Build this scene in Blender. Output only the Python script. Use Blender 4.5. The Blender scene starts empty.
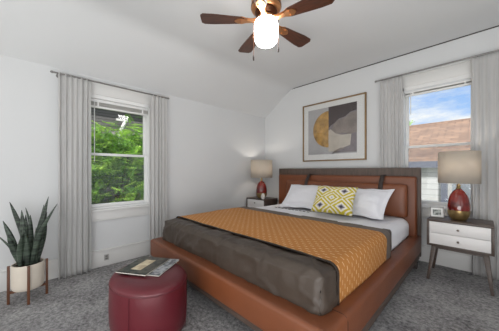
import bpy, bmesh, math, random
from mathutils import Vector, Matrix, noise
C = bpy.context.scene.collection
SC = bpy.context.scene
PI = math.pi
rnd = random.Random(7)

# ------------------------------------------------------------------ camera
H = 1.05
cam_d = bpy.data.cameras.new('camera'); cam = bpy.data.objects.new('camera', cam_d); C.objects.link(cam)
cam.location = (0, 0, H); cam.rotation_euler = (PI/2, 0, math.radians(45.5))
cam_d.sensor_fit = 'HORIZONTAL'; cam_d.sensor_width = 36; cam_d.lens = 228.5/499*36
cam_d.shift_y = 5.1/499; cam_d.clip_start = 0.02
SC.camera = cam

# ------------------------------------------------------------------ world, sun, lights, exposure
SKY = 1.2
w = bpy.data.worlds.new('sky'); SC.world = w; w.use_nodes = True
nt = w.node_tree; N = nt.nodes; L = nt.links; N.clear()
out = N.new('ShaderNodeOutputWorld'); bg = N.new('ShaderNodeBackground')
tc = N.new('ShaderNodeTexCoord'); sep = N.new('ShaderNodeSeparateXYZ')
L.new(tc.outputs['Generated'], sep.inputs[0])
ramp = N.new('ShaderNodeValToRGB')
ramp.color_ramp.elements[0].position = 0.0; ramp.color_ramp.elements[0].color = (0.50, 0.68, 0.90, 1)
ramp.color_ramp.elements[1].position = 0.7; ramp.color_ramp.elements[1].color = (0.16, 0.32, 0.72, 1)
e = ramp.color_ramp.elements.new(0.28); e.color = (0.27, 0.48, 0.87, 1)
L.new(sep.outputs['Z'], ramp.inputs[0])
mp = N.new('ShaderNodeMapping'); mp.inputs['Scale'].default_value = (2.6, 2.6, 7.5); mp.inputs['Location'].default_value = (0.35, 0.1, 0.42)
L.new(tc.outputs['Generated'], mp.inputs[0])
cl = N.new('ShaderNodeTexNoise'); cl.inputs['Scale'].default_value = 1.6; cl.inputs['Detail'].default_value = 6; cl.inputs['Roughness'].default_value = .6
L.new(mp.outputs[0], cl.inputs['Vector'])
cr = N.new('ShaderNodeMapRange'); cr.inputs['From Min'].default_value = 0.44; cr.inputs['From Max'].default_value = 0.66
L.new(cl.outputs['Fac'], cr.inputs['Value'])
# unseen side of the sky whitened, added to keep the room light neutral
white_fill = N.new('ShaderNodeMapRange'); white_fill.inputs['From Min'].default_value = 0.45; white_fill.inputs['From Max'].default_value = -0.1
L.new(sep.outputs['Y'], white_fill.inputs['Value'])
mx = N.new('ShaderNodeMath'); mx.operation = 'MAXIMUM'
L.new(cr.outputs[0], mx.inputs[0]); L.new(white_fill.outputs[0], mx.inputs[1])
mix = N.new('ShaderNodeMixRGB'); mix.inputs[2].default_value = (0.93, 0.93, 0.92, 1)
L.new(mx.outputs[0], mix.inputs[0]); L.new(ramp.outputs[0], mix.inputs[1])
L.new(mix.outputs[0], bg.inputs[0]); bg.inputs[1].default_value = SKY
L.new(bg.outputs[0], out.inputs[0])

def lamp(name, kind, loc, power, color=(1, 1, 1), size=None, target=None, sy=None):
    d = bpy.data.lights.new(name, kind); o = bpy.data.objects.new(name, d); C.objects.link(o)
    d.energy = power; d.color = color; o.location = loc
    if kind == 'AREA':
        d.shape = 'RECTANGLE'; d.size = size; d.size_y = sy or size
    elif kind == 'POINT': d.shadow_soft_size = size
    elif kind == 'SUN': d.angle = size
    if target is not None:
        o.rotation_euler = (Vector(target) - Vector(loc)).to_track_quat('-Z', 'Y').to_euler()
    return o
lamp('sun', 'SUN', (6, -5, 9), 7.5, (1, .96, .9), math.radians(1.5), (0, 0, 0))
# unseen area lights added to brighten the room from behind and the right
lamp('rear_fill', 'AREA', (-0.3, -2.1, 1.45), 13, (.97, .985, 1), 3.2, (-0.6, 2.5, 1.3), 1.9)
lamp('side_fill', 'AREA', (1.66, 0.7, 1.35), 8, (.97, .985, 1), 2.0, (-2.9, 1.4, 1.75), 1.4)
# unseen upward fill added to brighten the ceiling, in place of a bounced flash
lamp('ceiling_fill', 'AREA', (0.3, -0.6, 0.35), 72, (.98, .99, 1), 2.4, (-0.35, .1, 2.4), 1.6)
SC.view_settings.view_transform = 'Standard'; SC.view_settings.look = 'None'
SC.view_settings.gamma = 1; SC.view_settings.use_curve_mapping = False
SC.view_settings.exposure = -0.08

# ------------------------------------------------------------------ materials
def lin(c):
    return tuple((v/255/12.92 if v/255 <= .04045 else ((v/255+.055)/1.055)**2.4) for v in c) + (1,)
def base_mat(name, rough=.6, **kw):
    m = bpy.data.materials.new(name); m.use_nodes = True
    b = m.node_tree.nodes['Principled BSDF']; b.inputs['Roughness'].default_value = rough
    for k, v in kw.items(): b.inputs[k.replace('_', ' ')].default_value = v
    return m, m.node_tree.nodes, m.node_tree.links, b
def mat(name, col, rough=.6, var=0.0, scale=8.0, bump=0.0, bscale=60.0, stretch=(1, 1, 1), detail=4, **kw):
    m, n, l, b = base_mat(name, rough, **kw)
    c = lin(col); b.inputs['Base Color'].default_value = c
    t = n.new('ShaderNodeTexCoord'); mp = n.new('ShaderNodeMapping'); mp.inputs['Scale'].default_value = stretch
    l.new(t.outputs['Object'], mp.inputs[0])
    if var:
        ns = n.new('ShaderNodeTexNoise'); ns.inputs['Scale'].default_value = scale; ns.inputs['Detail'].default_value = detail
        l.new(mp.outputs[0], ns.inputs['Vector'])
        r = n.new('ShaderNodeValToRGB'); r.color_ramp.elements[0].position = .3; r.color_ramp.elements[1].position = .7
        r.color_ramp.elements[0].color = tuple(v*(1-var) for v in c[:3])+(1,)
        r.color_ramp.elements[1].color = tuple(min(1, v*(1+var)) for v in c[:3])+(1,)
        l.new(ns.outputs['Fac'], r.inputs[0]); l.new(r.outputs[0], b.inputs['Base Color'])
    if bump:
        ns = n.new('ShaderNodeTexNoise'); ns.inputs['Scale'].default_value = bscale; ns.inputs['Detail'].default_value = 3
        l.new(mp.outputs[0], ns.inputs['Vector'])
        bp = n.new('ShaderNodeBump'); bp.inputs['Strength'].default_value = bump; bp.inputs['Distance'].default_value = .01
        l.new(ns.outputs['Fac'], bp.inputs['Height']); l.new(bp.outputs[0], b.inputs['Normal'])
    return m
M = {}
M['wall'] = mat('wall_paint', (212, 213, 214), .75, .012, 1.5, .04, 90)
M['ceiling'] = mat('ceiling_paint', (214, 215, 216), .8, .012, 1.2, .04, 70)
M['trim'] = mat('white_trim_paint', (218, 217, 215), .4, .01, 3)
M['sash'] = mat('white_window_vinyl', (228, 228, 227), .35, .01, 3)
M['gap'] = mat('ceiling_crack_shadow', (70, 66, 62), .9, .2, 30)
M['carpet'] = None
M['leather'] = mat('cognac_leather', (116, 65, 38), .42, .10, 5, .10, 220)
M['leather_seam'] = mat('dark_leather_seam', (70, 36, 24), .6, .1, 20)
M['bed_wood'] = mat('grey_brown_oak', (84, 70, 62), .55, .28, 9, .06, 60, (6, 6, .7))
M['bed_wood_flat'] = mat('grey_brown_oak_rail', (84, 70, 62), .55, .28, 9, .06, 60, (.7, .7, 6))
M['strap'] = mat('dark_strap_leather', (52, 40, 36), .5, .1, 20)
M['sheet'] = mat('white_cotton', (236, 236, 240), .85, .02, 6, .10, 26)
M['pillow'] = mat('white_pillow_cotton', (232, 232, 237), .85, .015, 6, .10, 22)
M['duvet'] = mat('taupe_satin_quilt', (66, 56, 48), .5, .12, 5, .45, 16)
M['band'] = mat('grey_taupe_binding', (104, 94, 86), .7, .08, 9, .2, 50)
M['binding'] = mat('dark_brown_binding', (44, 34, 28), .7, .1, 20)
M['pouf'] = mat('burgundy_leather', (94, 26, 36), .36, .10, 6, .10, 120)
M['pouf_seam'] = mat('burgundy_seam', (84, 22, 32), .5, .1, 20)
M['walnut'] = mat('walnut_stand', (98, 60, 38), .5, .22, 14, .04, 60, (5, 5, .8))
M['pot'] = mat('cream_ceramic', (214, 204, 190), .6, .05, 10, .05, 60)
M['soil'] = mat('dark_soil', (58, 46, 38), .95, .4, 60, .8, 80)
M['ns_wood'] = mat('dark_nightstand_wood', (76, 63, 56), .4, .25, 10, .04, 60, (.8, 6, 6))
M['drawer'] = mat('white_drawer_lacquer', (222, 219, 217), .35, .01, 4)
M['knob'] = mat('dark_nickel_knob', (110, 100, 92), .3, .05, 30, Metallic=.9)
M['brass'] = mat('aged_gold', (168, 142, 96), .28, .12, 30, .06, 60, Metallic=.85)
M['steel'] = mat('brushed_nickel', (136, 134, 132), .35, .08, 30, Metallic=.5)
M['copper'] = mat('polished_copper', (206, 150, 104), .36, .08, 12, Metallic=1.0)
M['bronze'] = mat('dark_bronze', (92, 58, 40), .3, .1, 12, Metallic=.9)
M['blade'] = mat('dark_walnut_blade', (70, 38, 24), .35, .5, 9, .03, 50, (1.2, 9, 9))
M['frame_gold'] = mat('bronze_picture_frame', (138, 112, 78), .4, .1, 20, Metallic=.4)
M['mat_board'] = mat('white_mat_board', (226, 226, 224), .8, .01, 10)
M['art_grey'] = mat('art_pale_grey', (172, 171, 172), .8, .04, 12)
M['art_gold'] = mat('art_ochre_gold', (172, 134, 72), .7, .5, 9, detail=8)
M['art_dark'] = mat('art_dark_umber', (66, 54, 54), .8, .22, 14, detail=8)
M['art_rock'] = mat('art_warm_grey', (132, 122, 116), .8, .3, 6, detail=8)
M['art_mauve'] = mat('art_mauve_grey', (126, 118, 122), .8, .15, 14, detail=8)
M['art_beige'] = mat('art_pale_beige', (192, 184, 172), .8, .08, 20, detail=8)
M['blind'] = mat('grey_white_blind_slats', (196, 194, 190), .5, .02, 20)
M['cord'] = mat('white_blind_wand', (226, 226, 224), .4, .01, 5)
M['outlet'] = mat('grey_outlet_plastic', (168, 166, 163), .4, .02, 20)
M['dark_slot'] = mat('dark_slot', (112, 110, 108), .6, .02, 20)
M['vase'] = mat('white_glazed_vase', (226, 222, 216), .4, .02, 10)
M['leaf_deep'] = mat('deep_green_leaves', (50, 92, 26), .6, .35, 3)
M['bark'] = mat('bark', (90, 72, 56), .9, .3, 12, .4, 30)
M['lawn'] = mat('lawn', (128, 130, 112), .95, .2, 2)
M['gutter'] = mat('white_gutter_metal', (200, 200, 198), .5, .01, 5)
M['fascia'] = mat('blue_grey_fascia', (112, 118, 136), .6, .05, 5)
M['page'] = mat('magazine_pages', (206, 200, 190), .8, .03, 30)
M['sock'] = mat('bulb_glass', (250, 240, 220), .4, .0)

def carpet():
    m, n, l, b = base_mat('grey_carpet_pile', .95)
    t = n.new('ShaderNodeTexCoord')
    a = n.new('ShaderNodeTexNoise'); a.inputs['Scale'].default_value = 38; a.inputs['Detail'].default_value = 5; a.inputs['Roughness'].default_value = .75
    d = n.new('ShaderNodeTexNoise'); d.inputs['Scale'].default_value = 4; d.inputs['Detail'].default_value = 3
    l.new(t.outputs['Object'], a.inputs['Vector']); l.new(t.outputs['Object'], d.inputs['Vector'])
    ad = n.new('ShaderNodeMath'); ad.operation = 'MULTIPLY_ADD'; ad.inputs[1].default_value = .35
    l.new(d.outputs['Fac'], ad.inputs[0]); l.new(a.outputs['Fac'], ad.inputs[2])
    r = n.new('ShaderNodeValToRGB'); r.color_ramp.elements[0].position = .48; r.color_ramp.elements[1].position = .88
    r.color_ramp.elements[0].color = lin((96, 95, 96)); r.color_ramp.elements[1].color = lin((198, 196, 196))
    l.new(ad.outputs[0], r.inputs[0]); l.new(r.outputs[0], b.inputs['Base Color'])
    bp = n.new('ShaderNodeBump'); bp.inputs['Strength'].default_value = .9; bp.inputs['Distance'].default_value = .02
    l.new(a.outputs['Fac'], bp.inputs['Height']); l.new(bp.outputs[0], b.inputs['Normal'])
    b.inputs['Specular IOR Level'].default_value = .1
    return m
M['carpet'] = carpet()
def glassy(name, tint=(1, 1, 1), gloss=.06):
    m = bpy.data.materials.new(name); m.use_nodes = True; n = m.node_tree.nodes; l = m.node_tree.links; n.clear()
    o = n.new('ShaderNodeOutputMaterial'); tr = n.new('ShaderNodeBsdfTransparent'); gl = n.new('ShaderNodeBsdfGlossy'); mx = n.new('ShaderNodeMixShader')
    tr.inputs[0].default_value = tint + (1,); gl.inputs['Roughness'].default_value = .02; mx.inputs[0].default_value = gloss
    l.new(tr.outputs[0], mx.inputs[1]); l.new(gl.outputs[0], mx.inputs[2]); l.new(mx.outputs[0], o.inputs[0])
    return m
M['pane'] = glassy('clear_pane', (.97, .98, .98), .03)
M['picture_glass'] = glassy('picture_glass', (.97, .97, .97), .04)
def screen_mat():
    m = bpy.data.materials.new('insect_screen_mesh'); m.use_nodes = True; n = m.node_tree.nodes; l = m.node_tree.links; n.clear()
    o = n.new('ShaderNodeOutputMaterial'); tr = n.new('ShaderNodeBsdfTransparent'); df = n.new('ShaderNodeBsdfDiffuse'); mx = n.new('ShaderNodeMixShader')
    df.inputs[0].default_value = lin((112, 112, 124)); mx.inputs[0].default_value = .16
    l.new(tr.outputs[0], mx.inputs[1]); l.new(df.outputs[0], mx.inputs[2]); l.new(mx.outputs[0], o.inputs[0])
    return m
M['screen'] = screen_mat()
def cloth_translucent(name, col, fac, var=.02, bump=0, bscale=200, weave=None):
    m = mat(name, col, .9, var, 5, bump, bscale)
    n = m.node_tree.nodes; l = m.node_tree.links; b = n['Principled BSDF']; o = n['Material Output']
    t = n.new('ShaderNodeBsdfTranslucent'); t.inputs[0].default_value = lin(col); mx = n.new('ShaderNodeMixShader'); mx.inputs[0].default_value = fac
    l.new(b.outputs[0], mx.inputs[1]); l.new(t.outputs[0], mx.inputs[2]); l.new(mx.outputs[0], o.inputs[0])
    return m
M['curtain'] = cloth_translucent('pale_grey_linen_curtain', (218, 217, 216), .4)
M['shade'] = cloth_translucent('taupe_linen_shade', (206, 197, 185), .38, .10, .15, 240)
def leaf_mat(name, col, fac=.35, var=.35):
    return cloth_translucent(name, col, fac, var)
M['leaf_bright'] = leaf_mat('bright_green_leaves', (166, 204, 84))
M['leaf_mid'] = leaf_mat('mid_green_leaves', (128, 176, 62))
M['leaf_dark'] = leaf_mat('dark_green_leaves', (88, 134, 50))
def globe_mat():
    m, n, l, b = base_mat('lit_opal_glass', .3)
    b.inputs['Base Color'].default_value = (.9, .9, .88, 1)
    b.inputs['Emission Color'].default_value = (1, .985, .96, 1); b.inputs['Emission Strength'].default_value = 18
    return m
M['globe'] = globe_mat()
def red_glass():
    m, n, l, b = base_mat('red_glass', .08)
    t = n.new('ShaderNodeTexCoord'); ns = n.new('ShaderNodeTexNoise'); ns.inputs['Scale'].default_value = 9; ns.inputs['Detail'].default_value = 3
    l.new(t.outputs['Object'], ns.inputs['Vector'])
    r = n.new('ShaderNodeValToRGB'); r.color_ramp.elements[0].position = .35; r.color_ramp.elements[1].position = .7
    r.color_ramp.elements[0].color = lin((84, 18, 18)); r.color_ramp.elements[1].color = lin((150, 44, 34))
    l.new(ns.outputs['Fac'], r.inputs[0]); l.new(r.outputs[0], b.inputs['Base Color'])
    b.inputs['Coat Weight'].default_value = .7; b.inputs['Coat Roughness'].default_value = .04
    return m
M['red_glass'] = red_glass()
def snake_leaf():
    m, n, l, b = base_mat('snake_plant_leaf', .45)
    t = n.new('ShaderNodeTexCoord'); mp = n.new('ShaderNodeMapping'); mp.inputs['Scale'].default_value = (9, 9, 60)
    l.new(t.outputs['Object'], mp.inputs[0])
    ns = n.new('ShaderNodeTexNoise'); ns.inputs['Scale'].default_value = 1; ns.inputs['Detail'].default_value = 2; l.new(mp.outputs[0], ns.inputs['Vector'])
    r = n.new('ShaderNodeValToRGB'); r.color_ramp.elements[0].position = .38; r.color_ramp.elements[1].position = .66
    r.color_ramp.elements[0].color = lin((26, 35, 29)); r.color_ramp.elements[1].color = lin((78, 92, 78))
    l.new(ns.outputs['Fac'], r.inputs[0]); l.new(r.outputs[0], b.inputs['Base Color'])
    return m
M['snake'] = snake_leaf()
def node_math(n, l, op, a, b=None, c=None):
    m = n.new('ShaderNodeMath'); m.operation = op
    for i, v in enumerate((a, b, c)):
        if v is None: continue
        if isinstance(v, (int, float)): m.inputs[i].default_value = v
        else: l.new(v, m.inputs[i])
    return m.outputs[0]
def runner_mat():
    """gold cloth woven with a lattice of small pale dashes (uses UV in metres)"""
    m, n, l, b = base_mat('golden_woven_runner', .8)
    t = n.new('ShaderNodeTexCoord'); s = n.new('ShaderNodeSeparateXYZ'); l.new(t.outputs['UV'], s.inputs[0])
    P = lambda *a: node_math(n, l, *a)
    row = P('DIVIDE', s.outputs['Y'], .032)
    fr = P('ABSOLUTE', P('SUBTRACT', P('FRACT', row), .5))
    sh = P('MULTIPLY', P('FRACT', P('MULTIPLY', P('FLOOR', row), .5)), 1.0)
    col = P('ADD', P('DIVIDE', s.outputs['X'], .062), sh)
    fc_ = P('ABSOLUTE', P('SUBTRACT', P('FRACT', col), .5))
    f = P('MULTIPLY', P('LESS_THAN', fr, .11), P('LESS_THAN', fc_, .22))
    ns = n.new('ShaderNodeTexNoise'); ns.inputs['Scale'].default_value = 40; l.new(t.outputs['UV'], ns.inputs['Vector'])
    f = P('MULTIPLY', f, P('MULTIPLY_ADD', ns.outputs['Fac'], 1.2, 0.05))
    r = n.new('ShaderNodeMixRGB'); r.inputs[1].default_value = lin((184, 122, 58)); r.inputs[2].default_value = lin((232, 202, 160))
    l.new(f, r.inputs[0]); l.new(r.outputs[0], b.inputs['Base Color'])
    bp = n.new('ShaderNodeBump'); bp.inputs['Strength'].default_value = .3; bp.inputs['Distance'].default_value = .004
    l.new(f, bp.inputs['Height']); l.new(bp.outputs[0], b.inputs['Normal'])
    return m
M['runner'] = runner_mat()
def ikat_mat():
    """white cotton with yellow zigzag diamonds and blurred charcoal centres (UV 0..1)"""
    m, n, l, b = base_mat('yellow_diamond_print', .85)
    t = n.new('ShaderNodeTexCoord'); mp = n.new('ShaderNodeMapping'); l.new(t.outputs['UV'], mp.inputs[0])
    ns = n.new('ShaderNodeTexNoise'); ns.inputs['Scale'].default_value = 26; l.new(t.outputs['UV'], ns.inputs['Vector'])
    s = n.new('ShaderNodeSeparateXYZ'); l.new(mp.outputs[0], s.inputs[0])
    P = lambda *a: node_math(n, l, *a)
    j = P('MULTIPLY', P('SUBTRACT', ns.outputs['Fac'], .5), .10)
    u = P('ADD', P('MULTIPLY', s.outputs['X'], 1.9), P('ADD', j, .05)); v = P('ADD', P('MULTIPLY', s.outputs['Y'], 1.75), .18)
    def dist(du, dv):
        a = P('ABSOLUTE', P('SUBTRACT', P('FRACT', P('ADD', u, du)), .5)); c = P('ABSOLUTE', P('SUBTRACT', P('FRACT', P('ADD', v, dv)), .5))
        return P('ADD', a, c)
    d = P('MINIMUM', dist(0, 0), P('ADD', dist(.5, .5), .12))
    r = n.new('ShaderNodeValToRGB'); cr = r.color_ramp; cr.interpolation = 'LINEAR'
    W = lin((228, 224, 212)); Y = lin((196, 178, 52)); K = lin((62, 58, 66)); G = lin((170, 164, 172))
    cr.elements[0].position = 0; cr.elements[0].color = K; cr.elements[1].position = .07; cr.elements[1].color = K
    for p, c in ((.155, G), (.19, W), (.27, W), (.29, Y), (.40, Y), (.42, W), (.49, W), (.51, Y), (.58, Y)):
        q = cr.elements.new(p); q.color = c
    l.new(d, r.inputs[0]); l.new(r.outputs[0], b.inputs['Base Color'])
    return m
M['ikat'] = ikat_mat()
def lines_mat(name, col, dark, axis, per, width, rough=.7, var=.05, offs=.0):
    """boards or shingle courses: a dark joint every `per` metres along an object axis"""
    m = mat(name, col, rough, var, 6)
    n = m.node_tree.nodes; l = m.node_tree.links; b = n['Principled BSDF']
    t = n.new('ShaderNodeTexCoord'); s = n.new('ShaderNodeSeparateXYZ'); l.new(t.outputs['Object'], s.inputs[0])
    f = node_math(n, l, 'FRACT', node_math(n, l, 'DIVIDE', s.outputs[axis], per))
    f = node_math(n, l, 'LESS_THAN', f, width)
    mx = n.new('ShaderNodeMixRGB'); mx.inputs[2].default_value = lin(dark)
    src = b.inputs['Base Color'].links[0].from_socket if b.inputs['Base Color'].links else None
    if src: l.new(src, mx.inputs[1])
    else: mx.inputs[1].default_value = lin(col)
    l.new(f, mx.inputs[0]); l.new(mx.outputs[0], b.inputs['Base Color'])
    return m
M['siding_dark'] = lines_mat('dark_lap_siding', (86, 84, 84), (44, 42, 42), 'Z', .105, .22)
M['siding_white'] = lines_mat('white_lap_siding', (226, 228, 230), (178, 182, 186), 'Z', .155, .1)
def shingles():
    m, n, l, b = base_mat('brown_asphalt_shingles', .9)
    t = n.new('ShaderNodeTexCoord'); mp = n.new('ShaderNodeMapping'); l.new(t.outputs['UV'], mp.inputs[0])
    br = n.new('ShaderNodeTexBrick'); br.inputs['Scale'].default_value = 1; br.inputs['Brick Width'].default_value = .36; br.inputs['Row Height'].default_value = .16; br.inputs['Mortar Size'].default_value = .014
    br.inputs['Color1'].default_value = lin((150, 122, 102)); br.inputs['Color2'].default_value = lin((122, 98, 84)); br.inputs['Mortar'].default_value = lin((92, 75, 66)); br.inputs['Bias'].default_value = .0
    l.new(mp.outputs[0], br.inputs['Vector'])
    ns = n.new('ShaderNodeTexNoise'); ns.inputs['Scale'].default_value = 5; ns.inputs['Detail'].default_value = 5; l.new(mp.outputs[0], ns.inputs['Vector'])
    mx = n.new('ShaderNodeMixRGB'); mx.blend_type = 'OVERLAY'; mx.inputs[0].default_value = .5
    l.new(br.outputs['Color'], mx.inputs[1]); l.new(ns.outputs['Fac'], mx.inputs[2]); l.new(mx.outputs[0], b.inputs['Base Color'])
    return m
M['shingle'] = shingles()

def cover_mat(name, a, c, scale):
    m = mat(name, a, .35, .0); n = m.node_tree.nodes; l = m.node_tree.links; b = n['Principled BSDF']
    t = n.new('ShaderNodeTexCoord'); ns = n.new('ShaderNodeTexNoise'); ns.inputs['Scale'].default_value = scale; ns.inputs['Detail'].default_value = 6
    l.new(t.outputs['Object'], ns.inputs['Vector']); r = n.new('ShaderNodeValToRGB'); r.color_ramp.elements[0].position = .42; r.color_ramp.elements[1].position = .58
    r.color_ramp.elements[0].color = lin(a); r.color_ramp.elements[1].color = lin(c)
    l.new(ns.outputs['Fac'], r.inputs[0]); l.new(r.outputs[0], b.inputs['Base Color'])
    return m
M['cover_dark'] = cover_mat('dark_magazine_cover', (34, 36, 34), (84, 80, 70), 26)
M['cover_pale'] = cover_mat('pale_magazine_cover', (84, 88, 94), (176, 178, 182), 34)
M['cover_cream'] = cover_mat('cream_cover_photo', (222, 208, 178), (190, 170, 138), 16)
M['mini_photo'] = cover_mat('small_grey_photo', (60, 66, 62), (160, 164, 160), 40)

# ------------------------------------------------------------------ mesh helpers
class MB:
    def __init__(s): s.v = []; s.f = []; s.uv = None
    def add(s, vs, fs):
        o = len(s.v); s.v += [tuple(p) for p in vs]; s.f += [tuple(i+o for i in f) for f in fs]; return s
    def box(s, x0, x1, y0, y1, z0, z1):
        v = [(x, y, z) for x in (x0, x1) for y in (y0, y1) for z in (z0, z1)]
        return s.add(v, [(0, 1, 3, 2), (4, 6, 7, 5), (0, 4, 5, 1), (2, 3, 7, 6), (0, 2, 6, 4), (1, 5, 7, 3)])
    def bar(s, a, b, ra, rb=None, seg=8, sq=False):
        a = Vector(a); b = Vector(b); rb = ra if rb is None else rb
        d = (b-a).normalized(); up = Vector((0, 0, 1)) if abs(d.z) < .95 else Vector((1, 0, 0))
        x = d.cross(up).normalized(); y = d.cross(x).normalized()
        n = 4 if sq else seg; off = PI/4 if sq else 0; k = 1.414 if sq else 1
        vs = [a+(x*math.cos(2*PI*i/n+off)+y*math.sin(2*PI*i/n+off))*ra*k for i in range(n)] + [b+(x*math.cos(2*PI*i/n+off)+y*math.sin(2*PI*i/n+off))*rb*k for i in range(n)]
        fs = [(i, (i+1) % n, n+(i+1) % n, n+i) for i in range(n)] + [tuple(range(n-1, -1, -1)), tuple(range(n, 2*n))]
        return s.add(vs, fs)
    def lathe(s, prof, c=(0, 0), seg=40, sx=1, sy=1):
        n = len(prof); vs = []
        for r, z in prof:
            for i in range(seg):
                t = 2*PI*i/seg; vs.append((c[0]+r*sx*math.cos(t), c[1]+r*sy*math.sin(t), z))
        fs = [(k*seg+i, k*seg+(i+1) % seg, (k+1)*seg+(i+1) % seg, (k+1)*seg+i) for k in range(n-1) for i in range(seg)]
        if prof[0][0] > 1e-4: fs.append(tuple(range(seg-1, -1, -1)))
        if prof[-1][0] > 1e-4: fs.append(tuple((n-1)*seg+i for i in range(seg)))
        return s.add(vs, fs)
    def prism(s, poly, fn):
        """poly list of 2D, fn(p, t) -> 3D for t in 0,1"""
        n = len(poly); vs = [fn(p, 0) for p in poly]+[fn(p, 1) for p in poly]
        return s.add(vs, [(i, (i+1) % n, n+(i+1) % n, n+i) for i in range(n)]+[tuple(range(n-1, -1, -1)), tuple(range(n, 2*n))])
    def build(s, name, m, parent=None, loc=None, smooth=False, bevel=0, seg=2, sharp=35, subd=0):
        me = bpy.data.meshes.new(name)
        o = Vector(loc) if loc is not None else (root_of(parent) if parent is not None else Vector((0, 0, 0)))
        if parent is not None and parent.get('_local'): o = Vector((0, 0, 0)) if loc is None else Vector(loc)
        me.from_pydata([tuple(Vector(p)-o) for p in s.v], [], s.f); me.update()
        bm = bmesh.new(); bm.from_mesh(me)
        bmesh.ops.recalc_face_normals(bm, faces=bm.faces)
        if bevel:
            es = [e for e in bm.edges if len(e.link_faces) == 2 and e.calc_face_angle(0) > math.radians(28)]
            bmesh.ops.bevel(bm, geom=es, offset=bevel, segments=seg, profile=.5, affect='EDGES', clamp_overlap=True)
        for f in bm.faces: f.smooth = smooth or bool(bevel)
        bm.to_mesh(me); bm.free()
        if (smooth or bevel) and sharp: me.set_sharp_from_angle(angle=math.radians(sharp))
        ob = bpy.data.objects.new(name, me); C.objects.link(ob); me.materials.append(m)
        if parent is None: ob.location = o
        else:
            ob.parent = parent
            if loc is not None: ob.location = o - root_of(parent)
        return ob
def root_of(o):
    p = Vector((0, 0, 0))
    while o is not None: p = p + o.location; o = o.parent
    return p
def tag(o, label=None, cat=None, group=None, kind=None):
    if label: o['label'] = label
    if cat: o['category'] = cat
    if group: o['group'] = group
    if kind: o['kind'] = kind
    return o
def empty(name, loc, label=None, cat=None, group=None, kind=None):
    o = bpy.data.objects.new(name, None); C.objects.link(o); o.location = loc; o.empty_display_size = .05
    return tag(o, label, cat, group, kind)
def copy_tree(o, parent=None):
    c = o.copy(); C.objects.link(c)
    if parent is not None: c.parent = parent
    for ch in list(o.children): copy_tree(ch, c)
    return c
def grid_faces(nu, nv, wrap=False):
    return [(i*nv+j, i*nv+j+1, (i+1)*nv+j+1, (i+1)*nv+j) for i in range(nu-1) for j in range(nv-1)]
def set_uv(ob, uvs):
    """uvs: one (u, v) per vertex"""
    me = ob.data; lay = me.uv_layers.new(name='UVMap')
    for lp in me.loops: lay.data[lp.index].uv = uvs[lp.vertex_index]
def solidify(ob, t, off=-1):
    md = ob.modifiers.new('thickness', 'SOLIDIFY'); md.thickness = t; md.offset = off
    return ob
def fbm(x, y, z=0, o=4): return noise.fractal(Vector((x, y, z)), 1.0, 2.0, o)

# ------------------------------------------------------------------ room shell
XL, D, ZC, ZK, XS = -2.93, 3.30, 2.468, 2.06, -2.33
RX, RY = 1.70, -2.30        # right wall, end of the room behind the camera
WT = .16
def struct(o, kind='structure'): o['kind'] = kind; return o
struct(MB().box(XL-WT, RX+WT, RY, D+WT, -.12, 0).build('floor', M['carpet']))
# left window opening (y0,y1,z0,z1), right window opening (x0,x1,z0,z1)
LW = (.47, 1.115, .62, 1.84); RW = (-.685, -.035, .64, 2.0)
b = MB()
b.box(XL-WT, XL, RY, LW[0], 0, ZK).box(XL-WT, XL, LW[1], D+WT, 0, ZK).box(XL-WT, XL, LW[0], LW[1], 0, LW[2]).box(XL-WT, XL, LW[0], LW[1], LW[3], ZK)
struct(b.build('wall_left', M['wall']))
b = MB()
b.box(XL, RW[0], D, D+WT, 0, ZC).box(RW[1], RX+WT, D, D+WT, 0, ZC).box(RW[0], RW[1], D, D+WT, 0, RW[2]).box(RW[0], RW[1], D, D+WT, RW[3], ZC)
struct(b.build('wall_back', M['wall']))
struct(MB().box(RX, RX+WT, RY, D, 0, ZC).build('wall_right', M['wall']))
# ceiling: flat part, rounded bend and slope down to the knee wall, one plaster sheet
prof = [(RX+WT, ZC)]
sl = math.atan2(ZC-ZK, XS-XL)
for k in range(9):
    t = k/8; R = .35; a = sl*t
    d0 = R*math.tan(sl/2)
    prof.append((XS+d0-R*math.sin(a), ZC-R*(1-math.cos(a))))
prof.append((XL, ZK)); prof.append((XL-WT, ZK)); prof.append((XL-WT, ZC+.2)); prof.append((RX+WT, ZC+.2))
b = MB(); b.prism(prof, lambda p, t: (p[0], RY if t == 0 else D+WT, p[1]))
struct(b.build('ceiling', M['ceiling'], smooth=True, sharp=30))
# dark strip painted as shadow in the open joint atop the back wall
struct(MB().box(XS+.02, RX, D-.004, D, ZC-.011, ZC-.0005).build('joint_shadow', M['gap']))
# baseboards
b = MB(); b.box(XL, XL+.018, RY, D, 0, .165); b.box(XL, XL+.026, RY, D, .165, .185)
struct(b.build('baseboard_left', M['trim'], bevel=.003))
b = MB(); b.box(XL+.026, RX, D-.018, D, 0, .165); b.box(XL+.026, RX, D-.026, D, .165, .185)
struct(b.build('baseboard_back', M['trim'], bevel=.003))

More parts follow.
